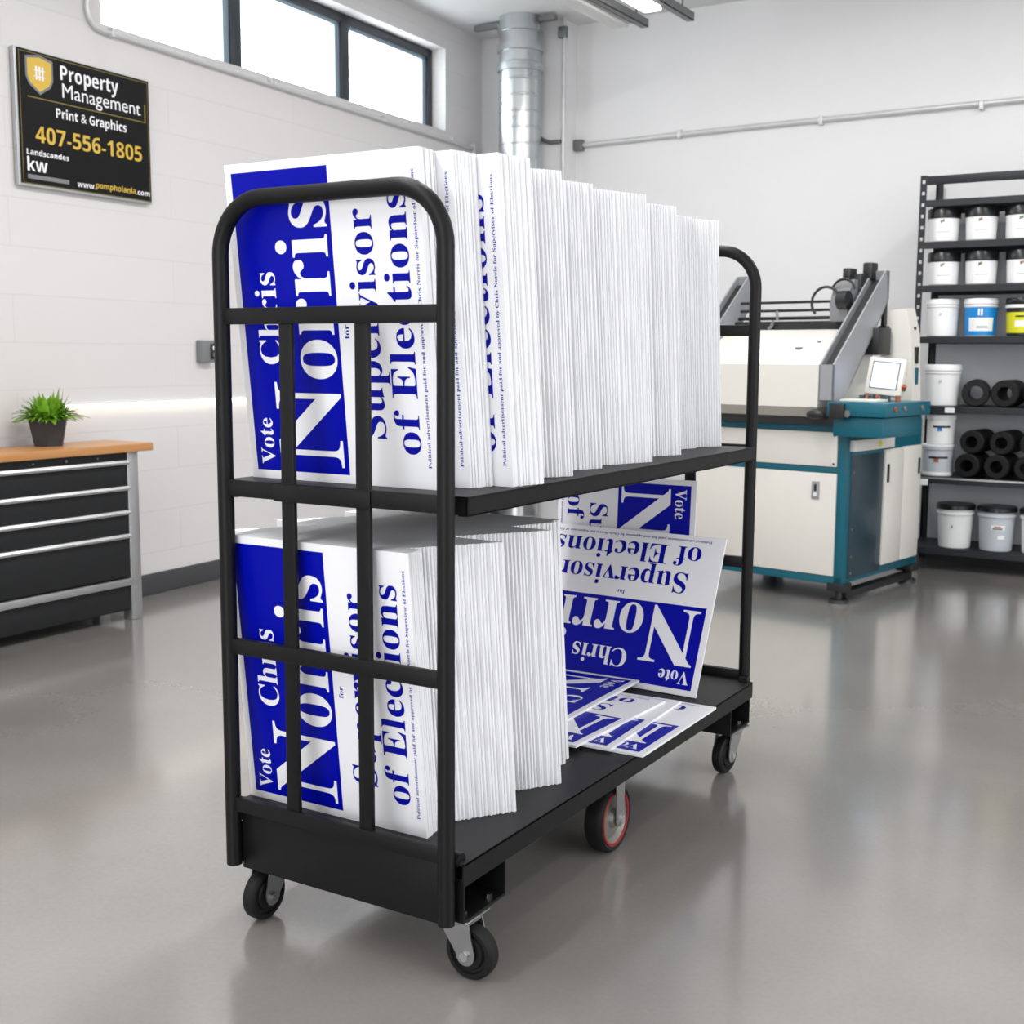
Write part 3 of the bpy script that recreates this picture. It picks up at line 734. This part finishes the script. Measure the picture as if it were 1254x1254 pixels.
# ------------------------------------------------------------------ trolley
W, L = .522, 1.511
TR = .016
def trolley():
    p = empty('platform_trolley', 'two-tier black steel platform trolley loaded with signs', 'trolley')
    # end frames
    for (Y, near) in ((0, True), (L, False)):
        Rc = .105; zt = 1.45
        pts = [(0, Y, .127), (0, Y, .5), (0, Y, zt - Rc)] + arc((Rc, Y, zt - Rc), Rc, PI, PI / 2, (1, 0, 0), (0, 0, 1), 12)[1:] + \
              arc((W - Rc, Y, zt - Rc), Rc, PI / 2, 0, (1, 0, 0), (0, 0, 1), 12) + [(W, Y, .5), (W, Y, .127)]
        # parallel transport keeps the round tube clean
        fr_ = MB().tube(pts, TR, seg=20).build('end_frame', ['black'], p)
        for z in (1.231, .584):
            MB().box(.012, W - .012, Y - .009, Y + .007, z - .0155, z + .0155, bev=.002).build('crossbar', ['black'], fr_)
        b = MB(); b.box(.012, W - .012, Y - .009, Y + .007, .884, .917, bev=.002)
        if near: b.box(.135, .365, -.0135, -.008, .882, .914, bev=.0015)
        b.build('crossbar', ['black'], fr_)
        b = MB(); b.box(.012, W - .012, Y - .009, Y + .007, .243, .272, bev=.002); b.build('crossbar', ['black'], fr_)
        for x in (.164, .343):
            MB().box(x - .0155, x + .0155, Y - .006, Y + .004, .26, 1.225, bev=.0015).build('upright_bar', ['black'], fr_)
    # shelf: folded sheet with lips
    b = MB(); x0, x1, ya, yb = -.024, .545, .034, L - .030
    b.box(x0, x1, ya, yb, .908, .912, bev=.001)
    b.box(x1 - .004, x1, ya, yb, .876, .911, 1, bev=.001); b.box(x0, x0 + .004, ya, yb, .876, .911, 1, bev=.001)
    b.box(x1 - .02, x1, ya, yb, .876, .879); b.box(x0, x0 + .02, ya, yb, .876, .879)
    for y in (.36, .75, 1.14): b.box(x0 + .004, x1 - .004, y - .02, y + .02, .896, .908)
    b.box(x0, x1, ya, ya + .003, .878, .911, 1); b.box(x0, x1, yb - .003, yb, .878, .911, 1)
    b.box(.03, W - .03, .007, .04, .896, .9)
    b.box(.03, W - .03, L - .04, L - .008, .896, .9)
    b.build('shelf', ['deck', 'black'], p, smooth=False)
    # deck
    b = MB(); x0, x1, ya, yb = -.024, .553, .012, L - .012
    b.box(x0, x1, ya, yb, .239, .245, bev=.001)
    b.box(x1 - .005, x1, ya, yb, .200, .2445, 1, bev=.001); b.box(x0, x0 + .005, ya, yb, .200, .2445, 1, bev=.001)
    for y in (.3, .75, 1.2): b.box(x0 + .005, x1 - .005, y - .03, y + .03, .205, .239)
    b.build('deck', ['deck', 'black'], p, smooth=False)
    for (Y, s_) in ((.0125, 1), (L - .0125, -1)):
        MB().box(.014, W - .014, Y - .003, Y + .003, .118, .246, bev=.001).build('end_panel', ['black'], p)
    # gusset discs by the posts
    for Y in (.02, L - .02):
        for (xa, xb) in ((W - .004, W + .02), (-.02, .004)):
            MB().cyl((xa, Y, .247), (xb, Y, .247), .014, seg=16).build('corner_gusset', ['black'], p)
    # caster mounts
    def mount(x0, x1, y0, y1, label=None):
        b = MB(); b.box(x0, x1, y0, y1, .126, .131, bev=.001)
        b.box(x0, x1, y0, y0 + .004, .13, .21); b.box(x0, x1, y1 - .004, y1, .13, .21)
        xi = x0 if x1 > .3 else x1 - .004
        b.box(xi, xi + .004, y0, y1, .13, .239)
        m = b.build('caster_mount', ['black'], p, smooth=False)
        for (bx, by) in ((x0 + .03, y0 + .03), (x1 - .02, y0 + .03), (x0 + .03, y1 - .03), (x1 - .02, y1 - .03)):
            MB().cyl((bx, by, .131), (bx, by, .137), .007, seg=6).build('bolt', ['chrome'], m)
    mount(.40, .548, .018, .165); mount(-.02, .125, .018, .165)
    mount(.40, .548, L - .165, L - .018); mount(-.02, .125, L - .165, L - .018)
    # swivel casters
    def caster(px, py, ang, name='caster'):
        """pivot at (px,py); ang = direction the wheel trails to"""
        X = T(px, py, 0) @ RZ(ang)
        tr, R_ = .03, .0525
        b = MB()
        b.box(-.045, .045, -.04, .04, .1215, .1258, bev=.002, X=X)
        nv = len(b.bm.verts); b.lathe([(0, .122), (.03, .122), (.034, .116), (.03, .108), (0, .108)], seg=24, X=X)
        for s_ in (-1, 1):
            y = s_ * .024
            poly = [(-.032, .114), (.036, .114), (tr + .0195, .062)] + [(tr + .0195 * math.cos(a), R_ - .0195 * math.sin(a)) for a in [k * PI / 8 for k in range(9)]]
            b.prism(poly, y - .0018, y + .0018, 1, X=X)
        b.box(-.032, .036, -.0255, .0255, .110, .114, X=X)
        f = b.build('caster', ['zinc'], p)
        b = MB(); Xw = X @ T(tr, 0, R_) @ Matrix.Rotation(PI / 2, 4, 'X')
        b.lathe([(q * 1.05, h) for q, h in [(.012, -.016), (.028, -.016), (.031, -.010), (.036, -.010), (.038, -.0155), (.044, -.0155), (.049, -.011), (.05, -.004), (.05, .004), (.049, .011), (.044, .0155), (.038, .0155), (.036, .010), (.031, .010), (.028, .016), (.012, .016)]], seg=40, X=Xw)
        b.build('wheel', ['rubber'], f)
        b = MB(); b.cyl(X @ Vector((tr, -.03, R_)), X @ Vector((tr, .03, R_)), .006, seg=12)
        for s_ in (-1, 1): b.cyl(X @ Vector((tr, s_ * .0262, R_)), X @ Vector((tr, s_ * .032, R_)), .0095, seg=6)
        b.build('axle_bolt', ['chrome'], f)
    caster(.506, .066, 0.0)
    caster(.034, .078, -PI / 2)
    caster(.512, L - .075, -PI / 2 - .1)
    caster(.046, L - .075, -PI / 2 + .15)
    # fixed centre wheels
    for (x, s_) in ((.478, 1), (.050, -1)):
        y = .742; R_ = .081
        b = MB()
        for k in (-1, 1): b.prism([(y - .022, .205), (y + .022, .205), (y + .017, R_)] + [(y + .017 * math.cos(a), R_ - .017 * math.sin(a)) for a in [q * PI / 8 for q in range(1, 9)]], x + k * .032 - .002, x + k * .032 + .002, 0)
        b.box(x - .045, x + .045, y - .05, y + .05, .199, .2045)
        f = b.build('fixed_caster', ['zinc'], p)
        Xw = T(x, y, R_) @ Matrix.Rotation(PI / 2, 4, 'Y')
        b = MB(); b.lathe([(.066, -.021), (.074, -.024), (.08, -.017), (.081, -.008), (.081, .008), (.08, .017), (.074, .024), (.066, .021)], 0, seg=44, X=Xw)
        for s2 in (-1, 1): b.lathe([(.059, s2 * .0205), (.0605, s2 * .0228), (.0655, s2 * .0236), (.0668, s2 * .0215)], 1, seg=44, X=Xw)
        w = b.build('wheel', ['rubber', 'red'], f)
        b = MB(); b.lathe([(0, -.024), (.02, -.024), (.024, -.014), (.05, -.010), (.057, -.018), (.0605, -.0205), (.0605, .0205), (.057, .018), (.05, .010), (.024, .014), (.02, .024), (0, .024)], 0, seg=36, X=Xw); b.build('rim', ['hub'], f)
        b = MB(); b.cyl((x - .036, y, R_), (x + .036, y, R_), .007, seg=12); b.cyl((x + .034, y, R_), (x + .041, y, R_), .0105, seg=6); b.cyl((x - .041, y, R_), (x - .034, y, R_), .0105, seg=6); b.build('axle_bolt', ['chrome'], f)
trolley()

# ------------------------------------------------------------------ campaign signs
SW, SH, ST = .61, .457, .0059
def sign_mesh(name, full, w=SW, h=SH):
    """landscape sign: x = reading direction, y = up, printed on +z; origin at the bottom left corner"""
    b = MB(); b.box(0, w, 0, h, -ST / 2, ST / 2, 0)
    e = ST / 2 + .0003
    def Q(x0, x1, v0, v1, z, mi): b.quad([(x0 * w, (1 - v1) * h, z), (x1 * w, (1 - v1) * h, z), (x1 * w, (1 - v0) * h, z), (x0 * w, (1 - v0) * h, z)], mi)
    Q(.028, .972, .035, .55, e, 1)
    if full:
        X = T(0, 0, e + .0003); X2 = T(0, 0, e)
        bs = bold_serif; ch, xh = cap_h(bs), x_h(bs)
        def Tx(s, x0, x1, v0, v1, mi, ref, X=X2): b.text(bs(s), x0 * w, x1 * w, (1 - v1) * h, (v1 - v0) * h / ref, mi, X)
        Tx('Vote', .048, .200, .066, .142, 3, ch, X)
        Tx('N', .050, .318, .175, .525, 3, ch, X)
        Tx('Chris', .375, .665, .112, .228, 3, ch, X)
        Tx('orris', .330, .885, .338, .525, 3, xh, X)
        Tx('Supervisor', .150, .840, .625, .755, 2, ch)
        Tx('of Elections', .105, .885, .800, .925, 2, ch)
        Tx('for', .455, .498, .578, .602, 2, ch)
        Tx('Political advertisement paid for and approved by Chris Norris for Supervisor of Elections', .065, .94, .957, .972, 2, ch)
    return b.mesh(name, ['sign', 'blue', 'ink', 'whiteprint'], smooth=False)
LW, LH = .560, .447
m_full = sign_mesh('campaign_sign', True); m_plain = sign_mesh('campaign_sign', False)
l_full = sign_mesh('campaign_sign', True, LW, LH); l_plain = sign_mesh('campaign_sign', False, LW, LH)

def put_sign(me, M4, label, group):
    o = bpy.data.objects.new('campaign_sign', me); COL.objects.link(o); o.matrix_world = M4
    return tag(o, label, 'sign', group)
def upright(xr, y, z, lean, yaw=0.):
    """sign on its left short side: top of the print towards -X, printed face towards -Y"""
    s, c = math.sin(lean), math.cos(lean)
    m = Matrix(((0, -1, 0, 0), (-s, 0, -c, 0), (c, 0, -s, 0), (0, 0, 0, 1)))
    return T(xr, y, z) @ RZ(yaw) @ m
PITCH = .0069
LEAN = .105
rnd = random.Random(11)
FRONT = {('on the upper shelf', 'nearest bundle'): 'blue and white sign facing out behind the bars on the upper shelf',
         ('on the upper shelf', 'second nearest bundle'): 'upper shelf sign showing only a line of small blue print along its edge',
         ('on the upper shelf', 'third nearest bundle'): 'upper shelf sign showing large cut-off blue letters beside the small print',
         ('on the lower deck', 'nearest bundle'): 'blue and white sign facing out behind the bars on the lower deck'}
def stack(bundles, z, lean, full, plain, group, where, pitch):
    y = bundles[0][1]
    n = 0
    for (nm, ya, yb, xa, xb) in bundles:
        y = max(y, ya); first = True; ya0 = y
        while y < yb:
            t = (y - ya0) / max(.001, yb - ya0)
            x = xa + (xb - xa) * t + rnd.uniform(-.0025, .0025)
            if first and (where, nm) in FRONT: lab = FRONT[(where, nm)]
            else: lab = 'white sign edge-on inside the %s %s' % (nm, where)
            put_sign(full if first else plain, upright(x, y, z + ST / 2 * math.sin(lean) + .0005, lean + rnd.uniform(-.0004, .0004), rnd.uniform(-.0004, .0004)), lab, group)
            first = False; y += pitch; n += 1
    return n
UB = [('nearest bundle', .092, .150, .447, .442), ('second nearest bundle', .152, .214, .476, .490), ('third nearest bundle', .216, .30, .529, .549),
      ('fourth nearest bundle', .302, .466, .43, .524), ('fifth nearest bundle', .47, .664, .425, .492), ('fourth farthest bundle', .667, .876, .44, .514), ('third farthest bundle', .88, 1.112, .40, .486),
      ('second farthest bundle', 1.115, 1.34, .375, .43), ('farthest bundle', 1.345, 1.455, .39, .462)]
n1 = stack(UB, .912, LEAN, m_full, m_plain, 'campaign signs standing on the upper shelf', 'on the upper shelf', PITCH)
LB = [('nearest bundle', .076, .122, .428, .42), ('second bundle', .124, .286, .39, .499), ('third bundle', .289, .482, .37, .502), ('fourth bundle', .486, .598, .40, .444), ('last bundle', .60, .635, .425, .432)]
n2 = stack(LB, .245, .10, l_full, l_plain, 'campaign signs standing on the lower deck', 'on the lower deck', PITCH)

# loose signs at the far end of the deck
lg = 'loose campaign signs at the far end of the lower deck'
def basis(o, cx, cy):
    cx = Vector(cx).normalized(); cy = Vector(cy); cy = (cy - cx * cx.dot(cy)).normalized(); cz = cx.cross(cy)
    m = Matrix.Identity(4)
    for i in range(3): m[i][0], m[i][1], m[i][2], m[i][3] = cx[i], cy[i], cz[i], o[i]
    return m
def flat(xr, ynear, z, dx, label):
    """lying flat, upper print edge towards the near end, reading direction towards -X"""
    cx = Vector((-1, -dx, 0)); cy = Vector((dx, -1, 0)).normalized()
    o = Vector((xr, ynear, z)) - cy * SH
    return put_sign(m_full, basis(o, cx, cy), label, lg)
zf = .245 + ST / 2 + .0006
flat(.573, .727, zf, .01, 'outermost flat sign lying on the lower deck edge')
flat(.497, .712, zf + .0062, .045, 'flat sign lying between the outermost and the slanted top one')
flat(.428, .672, zf + .0124, -.045, 'flat sign just under the face-up blue one on the deck')
# face-up sign on top, print top along its right side
cx, cy = Vector((.0, -1, 0)), Vector((1, .0, 0))
put_sign(m_full, basis(Vector((.312, 1.25, zf + .0186)) - cy * SH, (.02, -1, 0), (1, .02, 0)), 'topmost flat sign showing its blue half beside the stack', lg)
# upside-down sign leaning back
lean_d = Vector((0, .205, .408)).normalized()
yaw = Vector((-1, .05, 0)).normalized()
BR = Vector((.493, 1.247, .2475))
up = Vector((-.0, .175, .41)).normalized()
put_sign(sign_mesh('campaign_sign', True, SW, LH), basis(BR + up * LH, yaw, -up), 'upside-down blue and white sign leaning back on the lower deck', lg)
# rear sign turned on its side, top of the print to the right
ll = .56
up = Vector((0, .03, .557)).normalized()
TRc = Vector((.374, 1.458, .2485)) + up * LW
put_sign(l_full, basis(TRc - Vector((1, 0, 0)) * LH, -up, (1, 0, 0)), 'sideways sign behind the upside-down one at the far frame', lg)

# ------------------------------------------------------------------ light
w = bpy.data.worlds.new('daylight'); S.world = w; w.use_nodes = True
bg_ = w.node_tree.nodes['Background']; bg_.inputs['Color'].default_value = (.93, .97, 1, 1); bg_.inputs['Strength'].default_value = 9.0
def area(name, loc, sx, sy, power, rot=(0, 0, 0), col=(1, 1, 1)):
    l = bpy.data.lights.new(name, 'AREA'); l.shape = 'RECTANGLE'; l.size = sx; l.size_y = sy; l.energy = power; l.color = col
    o = bpy.data.objects.new(name, l); COL.objects.link(o); o.location = loc; o.rotation_euler = rot
    return o
for y in (-2.6, -.7, 1.2, 3.1):
    area('unseen_ceiling_light', (-.25, y, 3.24), .14, 1.6, 41, col=(1, .99, .975))
for (x, y, e) in ((1.6, 3.9, 34), (2.8, .6, 16), (2.8, -2.4, 16)):  # first lamp is added out of view to brighten the back wall
    area('unseen_ceiling_light', (x, y, 3.24), .14, 1.6, e, col=(1, .99, .975))
# added unseen area lights that brighten the sign fronts and right-hand edges
area('added_fill_light', (1.2, -5.3, 1.6), 3.4, 2.4, 135, (PI / 2, 0, 0), (.95, .975, 1))
area('added_fill_light', (4.9, .8, 1.6), 4.2, 2.0, 105, (PI / 2, 0, PI / 2), (.95, .975, 1))

S.view_settings.view_transform = 'Standard'; S.view_settings.look = 'None'
S.view_settings.exposure = 0.0; S.view_settings.gamma = 1.0; S.view_settings.use_curve_mapping = False
S.cycles.max_bounces = 8; S.cycles.diffuse_bounces = 5; S.cycles.glossy_bounces = 4
S.cycles.use_denoising = True
print('signs', n1, n2)
